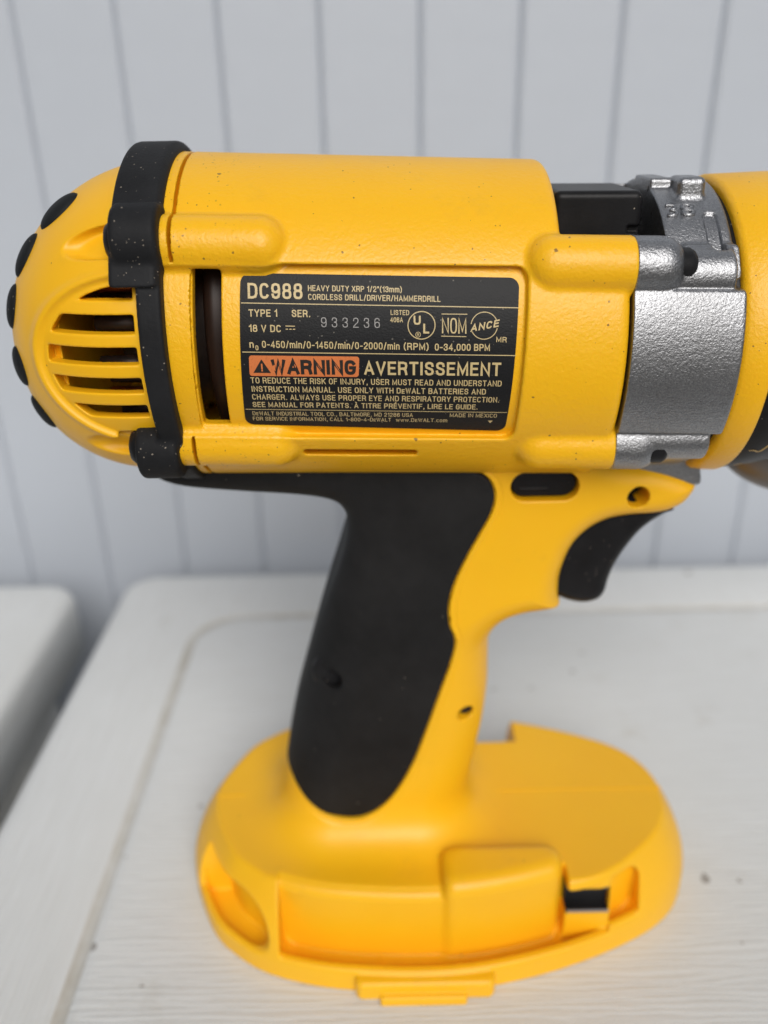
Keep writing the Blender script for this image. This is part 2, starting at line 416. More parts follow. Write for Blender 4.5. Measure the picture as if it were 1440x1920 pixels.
# rear end cap with vents
SL = [(180.6, 1.7), (174.5, 1.75), (168.5, 1.7), (162.5, 1.6), (156.8, 1.35)]
CL, CR, CP, CX = 34.0, 33.7, 2.1, -47.0
def f_cap(x, y, z):
    q = np.maximum(CX - x, 0); zr = z - 168.6 + .09 * q; rho = np.hypot(y, zr)
    d = (((q / CL)**CP + (rho / CR)**CP + 1e-9)**(1 / CP) - 1) * CR * .97
    raw = d
    # shallow scoops that run up to the screw heads
    s = ellipsoid(x, np.abs(y), zr, (-49.5, 25.9, 20.8), (13.5, 4.8, 3.3)); d = smax(d, -smax(s, -(raw + 2.3), .6), .6)
    s = ellipsoid(x, np.abs(y), zr, (-53.0, 26.5, -20.3), (13.0, 4.6, 3.5)); d = smax(d, -smax(s, -(raw + 2.3), .6), .6)
    # raised oval bead round the vents, the field inside it slightly sunk
    zo = z - 166.2 + .03 * (x + 45)
    e = (np.sqrt(((x + 45) / 24.4)**2 + (zo / 18.0)**2) - 1) * 18
    near = y
    d = np.where(near < 0, d - .55 * np.exp(-((e + .1) / .75)**2) + .55 * np.clip(-(e + .7), 0, 1), d)
    cut = np.full(x.shape, 99., f32)
    for cz, hh in SL:
        zc = z - cz - .012 * (x + 47)
        cut = np.minimum(cut, smax(np.abs(zc) - hh, np.maximum(e + 2.5, x + 46.9), .5))
    slot = np.maximum(cut, near)
    e2 = (np.sqrt(((x + 44) / 16.4)**2 + ((z - 169.0) / 13.6)**2) - 1) * 14
    d = smax(d, -np.maximum(slot, -(raw + 3.4)), .45)                 # slots sunk into the shell ...
    d = np.maximum(d, -np.maximum(np.maximum(slot, e2), -(raw + 12)))  # ... and open where the cavity lies behind
    cav = np.maximum(raw + 3.3, -(x + 64))
    d = np.maximum(d, -cav)
    d = np.maximum(d, -np.maximum(slot, np.maximum(e2, -raw - 12)))
    return smax(d, x + 44.8, .5)
sdf_obj('end_cap', f_cap, (-87, -38, 130), (-43.5, 38, 207), .36, M['yellow_smooth'], drill)

# rubber pads round the dome
def dome_q(P):
    q = max(CX - P[0], 0); zr = P[2] - 168.6 + .09 * q; rho = math.hypot(P[1], zr)
    return (((q / CL)**CP + (rho / CR)**CP)**(1 / CP) - 1) * CR
def pad_obj(c, L, wdt, lean):
    c = np.array(c, float)
    def gr(c): return np.array([(dome_q(c + e) - dome_q(c - e)) / .2 for e in np.eye(3) * .1])
    for _ in range(6): g_ = gr(c); c = c - g_ * dome_q(c) / (g_ @ g_)
    t0 = np.array([math.sin(rad(lean)), 0, math.cos(rad(lean))]); V = []; nu, nv = 32, 12
    nrm = gr(c); nrm /= np.linalg.norm(nrm); t0 = t0 - nrm * (t0 @ nrm); t0 /= np.linalg.norm(t0); s0 = np.cross(nrm, t0)
    for j in range(nv + 1):
        r = j / nv
        for i in range(nu):
            t = 2 * math.pi * i / nu; p = c + t0 * L * r * math.cos(t) + s0 * wdt * r * math.sin(t)
            for _ in range(3): g_ = gr(p); p = p - g_ * dome_q(p) / (g_ @ g_)
            V.append(p + nrm * (1.35 * math.sqrt(max(0, 1 - r**2.6)) - .2))
    Q = [(j * nu + i, j * nu + (i + 1) % nu, (j + 1) * nu + (i + 1) % nu, (j + 1) * nu + i) for j in range(nv) for i in range(nu)]
    return link('rubber_pad', raw_mesh('rubber_pad', V, Q), M['pad'], drill)
for c, L, wd_, ln in (((-64.8, -12.3, 193.6), 5.4, 3.9, 34), ((-72.2, -13.2, 184.9), 5.2, 3.8, 20), ((-76.6, -14.8, 175.0), 4.9, 4.0, 6),
                      ((-76.2, -17.6, 163.0), 4.5, 4.2, -8), ((-73.6, -16.6, 152.6), 4.4, 3.9, -20),
                      ((-66.0, 14.0, 191.5), 5.6, 3.7, 38), ((-72.5, 16.0, 182.0), 5.4, 3.7, 22), ((-74.5, 18.0, 171.0), 5.0, 4.0, 6)):
    pad_obj(c, L, wd_, ln)

# black rubber band with lugs over the screw heads
def f_band(x, y, z):
    zr = z - 168.5; rho = np.hypot(y, zr); ang_hi = zr - .40 * np.abs(y)
    # wide roof part above the lugs
    wide = np.maximum(np.abs(x + 45.4) - 4.9, np.abs(rho - 34.6) - 3.0)
    wide = smax(smax(np.abs(x + 45.7) - 4.5, rho - 37.2, 1.2), 33.0 - rho, .2)
    wide = smax(wide, 13.2 - zr, .8)
    narrow = smax(smax(np.abs(x + 43.1) - 2.35, rho - 36.3, .9), 33.0 - rho, .2)
    d = smin(wide, narrow, .5)
    yy = np.abs(y)
    u = smax(np.hypot(yy - 28.0, zr - 21.2) - 6.3, np.abs(x + 44.8) - 4.4, 1.4)
    u = smax(u, 31 - rho, .2)
    v = smax(np.hypot(yy - 26.3, zr + 21.4) - 6.3, np.abs(x + 46.2) - 4.4, 1.4)
    d = smin(smin(d, u, 1.0), v, 1.0)
    bot = smax(smax(np.abs(x + 46.5) - 4.2, rho - 35.7, 1.2), np.maximum(33.0 - rho, zr + 22), .4)
    d = smin(d, bot, .8)
    return d
sdf_obj('rubber_band', f_band, (-54, -40, 128), (-37.5, 40, 208), .42, M['rubber'], drill)

def lathe_mesh(name, prof, seg=64, cy=0.0, cz=None, x_of=None, y0=0.0):
    V = []; Q = []
    for j, (px_, r) in enumerate(prof):
        c = AZ(px_) if cz is None else cz
        for i in range(seg):
            t = 2 * math.pi * i / seg; V.append((px_, cy + r * math.cos(t), c + r * math.sin(t)))
    for j in range(len(prof) - 1):
        for i in range(seg):
            k = (i + 1) % seg; Q.append((j * seg + i, j * seg + k, (j + 1) * seg + k, (j + 1) * seg + i))
    return raw_mesh(name, V, Q)
for (yy, zz, xx) in ((-27.6, 20.6, -49.6), (-27.3, -20.6, -50.8), (27.6, 20.6, -49.6), (27.3, -20.6, -50.8)):
    pr_ = [(xx - 1.9, .01), (xx - 1.8, 1.5), (xx - 1.3, 3.0), (xx - .2, 3.9), (xx + 3, 4.1)]
    link('screw_head', lathe_mesh('screw_head', pr_, 24, yy, 168.6 + zz), M['black'], drill)

# what shows through the vents
mt = link('motor', lathe_mesh('motor', [(-29.5, 0.1), (-29.5, 27), (-28.7, 28.6), (-27, 29.2), (20, 29.2)], 72), M['motor'], drill)
lm = lathe_mesh('motor_ring', [(-35, 12), (-35, 25.5), (-34.2, 26.8), (-32.6, 27.2), (-31, 26.4), (-29, 26.2)], 72)
link('motor_ring', lm, M['motor'], drill)
link('armature', lathe_mesh('armature', [(-62, .1), (-62, 6), (-55, 6), (-55, 15), (-50, 15), (-50, 9), (-46, 9), (-46, 19), (-35, 19)], 40), M['dark_steel'], drill)
cop = []
for i in range(10):
    a = rad(120 + i * 14); cy_, cz_ = 17 * math.cos(a), 167 + 17 * math.sin(a)
    pr_ = [(-58, .05), (-58, 1.6), (-47, 1.6), (-47, .05)]
    link('copper_winding' if i % 3 else 'brush_holder', lathe_mesh('winding', pr_, 10, cy_ - (4 if i % 2 else 0), cz_),
         M['copper'] if i % 3 == 1 else M['dark_steel'], drill)

# ---- handle and battery foot: one moulding
HP = [(-52.2, 137.5), (-52.6, 134.6), (-46.6, 132.2), (-34.1, 130.7), (-20.2, 129.4), (-12.8, 128.0), (-9.6, 125.6), (-8.5, 121.5), (-9.2, 115.5),
      (-11.2, 108.5), (-14.3, 99.5), (-17.6, 89.5), (-21.5, 76), (-24.9, 63.6), (-27.8, 50), (-29.6, 37), (-30.2, 26), (-30.4, 10),
      (19.5, 10), (20.3, 26), (21.6, 33), (23.6, 43.6), (26.0, 58), (27.1, 70), (27.0, 80), (27.3, 86.5), (30.2, 91.4), (34.8, 93.8), (40, 94.8),
      (43.4, 95.7), (44.8, 97.8), (43.8, 101), (43.4, 107), (45.3, 114), (48.7, 118.4), (53, 120.9), (58, 121.8), (64, 122.0), (68.4, 122.9),
      (72.2, 125.4), (73.6, 130.2), (66, 133.8), (55, 136.6), (48, 142), (30, 146), (-30, 146), (-48, 142)]
PH = Poly(HP, 5)
GP = [(-62, 138.5), (-40, 138.0), (-10, 137.4), (15, 137.0), (19.5, 136.4), (23.6, 134.4), (25.5, 130.5), (24.8, 125.5), (22, 119.6), (19.0, 113.2),
      (16.6, 107), (15.3, 101.5), (15.6, 95.5), (16.9, 91.5), (16.3, 86.5), (13.2, 75.8), (9.8, 64), (6.2, 52.8), (1.5, 43), (-3.2, 37.4), (-9, 34.6),
      (-16.5, 35.6), (-22.5, 39.0), (-27, 43.8), (-33, 51), (-42, 70), (-40, 100), (-62, 110)]
PG = Poly(GP, 5)
OUT = [(-59.4, 0), (-57.6, 10.3), (-50.4, 25.5), (-42.8, 33.2), (-33.6, 38.8), (-20, 42.8), (-5, 44.6), (9, 45.1), (22.6, 44.2), (38, 41.2), (52.3, 36.8), (65, 31.6),
       (75.0, 26.0), (82.2, 19.0), (86.8, 9.8), (88.0, 0)]
OUT = OUT + [(a, -b) for a, b in OUT[-2:0:-1]]
PO = Poly(OUT, 5, pad=12)
def lerp_s(z, a, b): 
    t = np.clip((z - a) / (b - a), 0, 1); return t * t * (3 - 2 * t)
def f_hcore(x, y, z):
    d2 = PH(x, z); lower = 1 - lerp_s(z, 84, 112); nose = lerp_s(x, 44, 66)
    b = 15.6 + 1.6 * lower - 2.2 * nose - 2.5 * lerp_s(-x, 15, 50) * (1 - lower); r = 6.5 + 7.5 * lower - 1.5 * nose
    r = r - 3.5 * lerp_s(-x, 15, 50) * (1 - lower)
    q1, q2 = d2 + r, np.abs(y) - b + r
    return (np.sqrt(np.maximum(q1, 0)**2 + np.maximum(q2, 0)**2) + np.minimum(np.maximum(q1, q2), 0) - r) * .95
def f_foot(x, y, z, h):
    o = PO(x, y); t = np.clip(z - 5, 0, 30)
    ins = (.0172 - .0095 * np.exp(-((x - 55) / 15)**2) * np.clip(-y / 10, 0, 1)) * t * t
    d = smax((o + ins) * .88, z - 27.0, .9)
    d = smin(h, d, 13.0 * np.clip((z - 8) / 12, .08, 1))
    d = smax(d, 0.15 - z, .6)
    ay = np.abs(y)
    # crescent slot at the back corners of the foot
    zl = 7.0 + 14.0 * np.clip((14.6 - ay) / 2.2, 0, 1)
    s = smax(-(o + 9.0), np.maximum((zl - z) * .7, z - 21.6), .8)
    s = smax(s, x + 32.2 + .25 * (z - 12), 7.0); s = smax(s, 12.6 - ay, .6)
    s2 = smax(np.maximum(-(o + 9.0), o + 2.2), np.maximum((3.6 - z), z - 21.6), 1.2)
    s2 = smax(s2, x + 33.0 + .25 * (z - 12), 6.0); s2 = smax(s2, 13.4 - ay, .6)
    d = smax(d, -smin(s, s2, .5), .7)
    # latch pocket on the near side
    cut = smax(rbox2(x, z, -29.8, 46.6, 3.2, 60, 4.5), np.maximum(y + 26, -(o + 10.5)), .5)
    zf = 3.0 + 5.0 * np.clip((o + 3.4) / 1.2, 0, 1); cut = smax(cut, (zf - z) * .6, .9); d = smax(d, -cut, .7)
    wl = smax(smax(o + 8.0 + (27 - z) * .03, z - 26.8, 3.4), np.maximum(np.abs(x + 6) - 26, np.maximum(y + 12, 2 - z)), .2)
    bo = smax(smax(o + 6.4 + (27 - z) * .05, z - 31.0, 4.8), smax(smax(np.abs(x - 29.5) - 16.2, y + 23.5, 4.0), 2 - z, .3), 3.6)
    d = smin(d, wl, .6); d = smin(d, bo, 1.0)
    # window for the latch clip and the finger scoop beside it
    cw = smax(rbox2(x, z, 46.2, 58.6, 3.6, 24.2, .8), np.maximum(y + 32.6, (zf - z) * .6), .4); d = smax(d, -cw, .5)
    cin = box(x, y, z, 46.8, 58.2, -37, -23, 14.8, 22.8, .3); d = np.maximum(d, -cin)
    sc = smax(rbox2(x, z, 52, 67.6, 6.5, 24.6, 4.5), np.maximum(np.maximum(-(o + 6.4), y), (zf + 2 - z) * .6), 1.0)
    sc = smax(sc, 58.8 - x, .3); d = smax(d, -sc, .7)
    # open notch on the far side
    nt_ = box(x, y, z, -5, 40.6, 21.8, 70, -9, 60, .5); d = smax(d, -nt_, .6)
    # tab under the near rim
    t1 = smax(rbox2(x, y, -9.8, 26.6, -47.4, -42.0, 2.1), np.abs(z - 3.7) - 3.2, 1.6)
    t2 = smax(rbox2(x, y, -3.4, 19.2, -48.9, -36, .8), np.abs(z - 1.9) - 1.7, .8)
    d = smin(d, smin(t1, t2, .4), .6)
    return d
def f_handle(x, y, z):
    h = f_hcore(x, y, z)
    d = f_foot(x, y, z, h)
    d = smax(d, .15 - z, .3)
    # bed for the rubber grip, with a fine groove round it
    g = PG(x, z)
    d = np.maximum(d, -np.maximum(np.maximum(g - .35, -(h + .9)), 30 - z))
    # screw holes
    for (cx, cz, r) in ((59.4, 127.9, 2.7), (20.2, 67.4, 2.1), (-14.3, 79.2, 5.4)):
        c = np.maximum(np.hypot(x - cx, z - cz) - r, y + 4); d = smax(d, -c, .35)
    # opening for the direction button
    bt = np.maximum(rbox2(x, z, 29.2, 44.9, 128.3, 135.4, 3.5), np.abs(y) * -1 + 10); d = smax(d, -bt, .5)
    # trigger slot
    tr = box(x, y, z, 38, 66, -10.6, 10.6, 97.2, 125, 1); d = smax(d, -tr, .4)
    d = d + .2 * np.exp(-((g - 1.5) / .38)**2) * (z > 33)
    return d
Vh, Qh, Nh = sdf_mesh(f_handle, (-62, -51, -1), (90, 50, 148), .5)
cz_ = Vh[Qh][:, :, 2].mean(1)
def sub(name, sel, mat):
    q = Qh[sel]; u, inv = np.unique(q, return_inverse=True)
    return link(name, raw_mesh(name, Vh[u], inv.reshape(q.shape), Nh[u]), mat, drill)
sub('handle', cz_ > 34.0, M['yellow_smooth']); foot = sub('battery_foot', cz_ <= 34.0, M['yellow_smooth'])

def f_grip(x, y, z):
    h = f_hcore(x, y, z); g = PG(x, z)
    d = smax(h - .35, g, .9)
    d = smax(d, -(h + 1.6), .2)
    c = np.maximum(np.hypot(x + 14.3, z - 79.2) - 2.8, y + 9); d = smax(d, -c, .6)
    d = np.maximum(d, 34.3 - np.hypot(y, z - AZ(x)) + 0 * x - 1.2)
    return d
sdf_obj('rubber_grip', f_grip, (-60, -20, 30), (30, 20, 142), .45, M['grip'], drill)
for nm, cx, cz, yy, r in (('grip_hole_plug', -14.3, 79.2, -12.0, 5.2), ('handle_hole_plug', 20.2, 67.4, -12.2, 2.1), ('handle_hole_plug', 59.4, 127.9, -6.5, 2.5)):  # black plugs stand in for the shade deep in the screw holes
    me = lathe_mesh(nm, [(-2, r), (0, r), (.5, r * .85), (.6, r * .4), (.1, .05)], 20, 0, 0)
    for v_ in me.vertices: a_, b_, c_ = v_.co; v_.co = (cx * MM + b_, yy * MM - a_, cz * MM + c_)
    me.flip_normals(); link(nm, me, M['black'], drill)

TP = [(70, 122.5), (67.8, 120.6), (65.5, 119.0), (62.6, 116.2), (59.8, 111.9), (57.6, 107.4), (56.3, 103), (55.7, 99.5), (54.2, 97.2), (51.2, 96.2), (47.8, 96.5),
      (44, 98.0), (40, 101), (40, 112), (45, 122), (56, 126)]
PT = Poly(TP, 6)
def f_trig(x, y, z):
    d2 = PT(x, z); r = 3.2; q1, q2 = d2 + r, np.abs(y) - 9.8 + r
    return np.sqrt(np.maximum(q1, 0)**2 + np.maximum(q2, 0)**2) + np.minimum(np.maximum(q1, q2), 0) - r
sdf_obj('trigger', f_trig, (38.5, -11.5, 94), (74.5, 11.5, 128), .4, M['black'], drill)
sdf_obj('direction_button', lambda x, y, z: np.minimum(
    smax(rbox2(x, z, 29.5, 44.6, 128.6, 135.1, 3.2), np.abs(y) - 13.6, .6),
    smax(rbox2(x, z, 31.2, 38.2, 130.2, 130.9, .3), np.abs(y) - 13.95, .2)), (28.5, -16, 127.5), (45.5, 16, 136), .3, M['black'], drill)

# latch clip in the foot
def boxmesh(name, x0, x1, y0, y1, z0, z1, bev=.25):
    import bmesh
    bm = bmesh.new(); bmesh.ops.create_cube(bm, size=1)
    for v in bm.verts:
        v.co = Vector(((x0 + x1) / 2 + v.co.x * (x1 - x0), (y0 + y1) / 2 + v.co.y * (y1 - y0), (z0 + z1) / 2 + v.co.z * (z1 - z0))) * MM
    if bev: bmesh.ops.bevel(bm, geom=bm.edges[:], offset=bev * MM, segments=2, affect='EDGES', profile=.6)
    me = bpy.data.meshes.new(name); bm.to_mesh(me); bm.free(); return me
link('parting_seam', boxmesh('parting_seam', 25, 80.6, -.25, .25, 26.6, 27.2, .1), M['yellow_smooth'], foot)
link('parting_seam', boxmesh('parting_seam', -51.2, -42, -.25, .25, 26.4, 27.2, .1), M['yellow_smooth'], foot)
link('latch_clip', boxmesh('latch_clip', 47.0, 58.1, -33.3, -32.7, 14.9, 15.7, .15), M['clip'], drill)
link('latch_dark_slab', boxmesh('latch_dark_slab', 46.7, 58.3, -32.6, -29.9, 14.0, 15.3, 0), M['black'], drill)  # black slab over the yellow floor, makes the opening look shaded
link('latch_clip', boxmesh('latch_clip', 49.0, 58.0, -31.2, -30.8, 21.4, 21.9, .12), M['clip'], drill)
link('latch_dark_fill', boxmesh('latch_dark_fill', 46.7, 58.3, -30.0, -24, 14.4, 22.4, .0), M['black'], drill)  # solid black block in place of the shade inside the hole

# ---- gearbox casting
GZ = 165.0
def f_gear(x, y, z):
    zr = z - GZ; rho = np.hypot(y, zr)
    d = smax(rho - 31.6, x - 68.9, 1.0)
    # proud cheek on the near and far sides
    rc = np.hypot(y, z - AZ(x))
    ck = smax(smax(rc - 34.5, np.abs(z - AZ(x) + 1.3) - 14.7, .7), x - 69.6, .8); ck = np.maximum(ck, 8 - np.abs(y)); d = smin(d, ck, .3)
    u, v = bosses(x, y, z, 30, 53.2); k = smin(smax(u, x - 57.6, 1.2), smax(v, x - 57.2, 1.2), .1); d = smin(d, k, .5)
    yy = np.abs(y)
    k2 = smin(np.hypot(yy - 26.2, zr - 15.6) - 5.1, np.hypot(yy - 25.0, zr + 17.6) - 5.1, .1); d = smin(d, smax(k2, x - 67.6, .8), .5)
    # step above the small boss
    st = smax(box(x, yy, zr, 58.4, 69.0, 15, 29.5, 15.0, 21.2, .8), rho - 33.3, .3); d = smin(d, st, .4)
    # crown boss and raised pad on top
    cb = box(x, y, zr, 60.0, 65.6, -14.0, -6.0, 24, 32.6, 1.3); d = smin(d, cb, 1.0)
    bk = box(x, y, zr, 54.2, 60.4, -9, 3, 28, 32.2, .8); d = smin(d, bk, .6)
    gv = smax(box(x, y, zr, 64.0, 66.6, -27.5, -17.5, 12, 30, 1.0), -(rho - 31.0), .2); d = smax(d, -gv, .4)
    # belly between the cylinder and the handle
    bel = box(x, y, z, 46, 74.6, -11.6, 11.6, 129.6, 140, 1.0); bel = smax(bel, (x - 74.6) - (z - 131) * -.28, .5)
    d = smin(d, bel, .6)
    d = smax(d, 48.0 - x, .3)
    # window that takes the speed selector
    win = box(x, y, z, 30, 55.8, -60, 10, 184.4, 240, .5)
    b0 = np.minimum(u, v); d = np.where(x < 60, np.maximum(smax(d, -win, .4), -99), d)
    ub = smax(smax(u, x - 57.6, 1.2), 48.0 - x, .3)
    return np.minimum(d, ub)
sdf_obj('gearbox', f_gear, (46.5, -38, 126), (76, 38, 203), .40, M['cast'], drill)
for (yy, zz, xx) in ((-28.2, 17.2, 57.7), (-26.6, -20.2, 57.3), (26.8, 20.2, 57.6), (25.8, -20.6, 57.2)):
    pr_ = [(xx - 4, 3.4), (xx + 1.0, 3.4), (xx + 1.9, 2.9), (xx + 2.6, 1.9), (xx + 2.8, .05)]
    link('screw_tip', lathe_mesh('screw_tip', pr_, 24, yy, AZ(xx) + zz), M['black'], drill)
link('selector_well', boxmesh('selector_well', 34.0, 55.7, -23.0, 9.5, 174, 184.9, .4), M['black'], drill)
sw = sdf_obj('speed_selector', lambda x, y, z: smax(box(x, y, z - .012 * (44 - x), 35.2, 53.2, -14.6, 8.0, 182, 195.4, 1.5),
     -box(x, y, z, 50.4, 60, -16.5, -13.0, 187.2, 188.6, .3), .5), (34, -15.8, 181), (54.5, 15.5, 198), .35, M['black'], drill)

# ---- clutch collar, black ring, nose
me = lathe_mesh('clutch_collar', [(70.0, 28), (70.0, 31.0), (70.3, 31.9), (71.2, 32.5), (74.0, 32.9), (76.0, 33.0), (76.5, 32.8), (76.6, 31)], 128, cz=164.7)
for v_ in me.vertices:                                  # the yellow runs further forward over the top
    if v_.co.x > .0735:
        t_ = min(max((math.atan2(v_.co.z - .1647, abs(v_.co.y)) - rad(12)) / rad(40), 0), 1); v_.co.x += .011 * t_ * t_ * (3 - 2 * t_)
link('clutch_collar', me, M['yellow'], drill)
link('clutch_ring', lathe_mesh('clutch_ring', [(76.4, 28), (76.4, 32.2), (76.8, 32.5), (84, 31.6), (92, 30.2), (100, 28.8), (104, 27), (104, 10)], 128, cz=164.6), M['black'], drill)
link('chuck', lathe_mesh('chuck', [(104, 26), (106, 26), (108, 25), (122, 22), (136, 20.5), (139, 17), (139, 6)], 64), M['dark_steel'], drill)
link('gear_spindle', lathe_mesh('gear_spindle', [(66, 28.5), (66, 30.4), (70.2, 30.4)], 96, cz=164.7), M['black'], drill)
# grey clamp foot below the ring
def f_nose(x, y, z):
    return smax(ellipsoid(x, y, z, (110, 8, 134), (25, 13, 15)), -(x - 88), 1)
sdf_obj('nose_bracket', f_nose, (86, -8, 116), (137, 24, 152), .8, M['nickel'], drill)
def on_cyl(pts, r, thetas=None):
    return pts
def ring_strip(name, pts, width, r_of, mat, parent):
    """a stroke along (x, arc-degree) points on the ring"""
    P = catmull_open(pts); V = []; Q = []
    for i, p in enumerate(P):
        t = P[min(i + 1, len(P) - 1)] - P[max(i - 1, 0)]; R = r_of(p[0]); tt = np.array([t[0], t[1] * R]); tt /= np.linalg.norm(tt)
        nn = np.array([-tt[1], tt[0] / R])
        for s in (-.5, .5):
            q = p + np.array([nn[0], nn[1]]) * width * s; V.append((q[0], -R * math.cos(q[1]), 164.6 + R * math.sin(q[1])))
    for i in range(len(P) - 1): Q.append((2 * i, 2 * i + 1, 2 * i + 3, 2 * i + 2))
    return link(name, raw_mesh(name, V, Q), mat, parent)
def catmull_open(P, n=8):
    P = [np.array(p, float) for p in P]; P = [2 * P[0] - P[1]] + P + [2 * P[-1] - P[-2]]; out = []
    for i in range(1, len(P) - 2):
        a, b_, c, d = P[i - 1:i + 3]
        for t in np.arange(n) / n: out.append(.5 * (2 * b_ + (c - a) * t + (2 * a - 5 * b_ + 4 * c - d) * t * t + (3 * b_ - a - 3 * c + d) * t**3))
    out.append(P[-2]); return out
rr_ring = lambda x: 32.5 - (x - 76.8) * .125 + .12
ring_strip('gold_mark', [(78.4, rad(-41.0)), (79.7, rad(-41.6)), (80.6, rad(-43.0)), (81.3, rad(-43.0)), (81.9, rad(-40.5)), (82.6, rad(-37.0))], .42, rr_ring, M['goldmark'], drill)
ring_strip('gold_mark', [(79.2, rad(-59.5)), (80.1, rad(-58.8)), (80.8, rad(-58.5))], .75, rr_ring, M['goldmark'], drill)

# ------------------------------------------------------------------ rating label
LR = 32.78
def lab_pt(x, v, dr=0.0):
    z = 167.3 + 33.0 * math.sin(v / 33.0); c = AZ(x); R = LR + dr; s_ = (z - c) / (LR + .22)
    return (x, -R * math.sqrt(max(0, 1 - s_ * s_)), c + R * s_)
def label_patch(name, corners, rr, dr, mat, parent, nrow=60, ncol=40):
    """rounded quadrilateral on the cylinder; corners TL TR BR BL as (x, arc)"""
    TL, TR, BR, BL = [np.array(c, float) for c in corners]; H = abs(TL[1] - BL[1]); W = abs(TR[0] - TL[0])
    V = []; Q = []
    for i in range(nrow + 1):
        t = .5 - .5 * math.cos(math.pi * i / nrow); e = min(t, 1 - t) * H
        ins = rr - math.sqrt(max(0, rr * rr - (rr - e)**2)) if e < rr else 0
        L = TL + (BL - TL) * t; R_ = TR + (BR - TR) * t; k = ins / W
        a, b = L + (R_ - L) * k, R_ + (L - R_) * k
        for j in range(ncol + 1):
            p = a + (b - a) * j / ncol; V.append(lab_pt(p[0], p[1], dr))
    for i in range(nrow):
        for j in range(ncol):
            s = i * (ncol + 1) + j; Q.append((s, s + ncol + 1, s + ncol + 2, s + 1))
    me = raw_mesh(name, V, Q); return link(name, me, mat, parent)
plate = label_patch('rating_label', [(-26.3, 16.7), (26.6, 14.6), (25.2, -18.0), (-27.9, -14.9)], 1.9, 0, M['label'], drill)
orange = label_patch('warning_panel', [(-25.5, .95), (-4.2, .30), (-4.45, -3.85), (-25.7, -3.2)], .55, .035, M['orange'], plate, 24, 30)
def bar(x0, a0, x1, a1, wd, mat=None, dr=.06, name='printed_line', parent=None):
    return label_patch(name, [(x0, a0 + wd / 2), (x1, a1 + wd / 2), (x1, a1 - wd / 2), (x0, a0 - wd / 2)], .001, dr, mat or M['gold'], parent or plate, 2, 24)
for a in ((-26.35, 10.95, 26.35, 8.95, .17), (-26.7, 1.65, 26.05, -.08, .17), (-27.4, -10.75, 25.25, -12.65, .14)): bar(*a)
bar(11.7, 8.1, 16.6, 7.95, .15); bar(11.6, 3.95, 16.45, 3.75, .15)
bar(-18.1, 6.45, -16.3, 6.37, .17)
for k in range(3): bar(-18.1 + .68 * k, 5.85 - .02 * k, -18.1 + .68 * k + .44, 5.84 - .02 * k, .17)

def glyph_mesh(text, bold=0.0):
    cu = bpy.data.curves.new('t', 'FONT'); cu.body = text; cu.size = 1.0; cu.resolution_u = 3; cu.fill_mode = 'FRONT'
    cu.offset = bold
    o = bpy.data.objects.new('t', cu); COL.objects.link(o)
    dg = bpy.context.evaluated_depsgraph_get(); me = bpy.data.meshes.new_from_object(o.evaluated_get(dg))
    bpy.data.objects.remove(o); bpy.data.curves.remove(cu)
    co = np.empty(len(me.vertices) * 3, f32); me.vertices.foreach_get('co', co); co = co.reshape(-1, 3)
    return me, co
_, hco = glyph_mesh('H'); CAPH = float(hco[:, 1].max() - hco[:, 1].min())

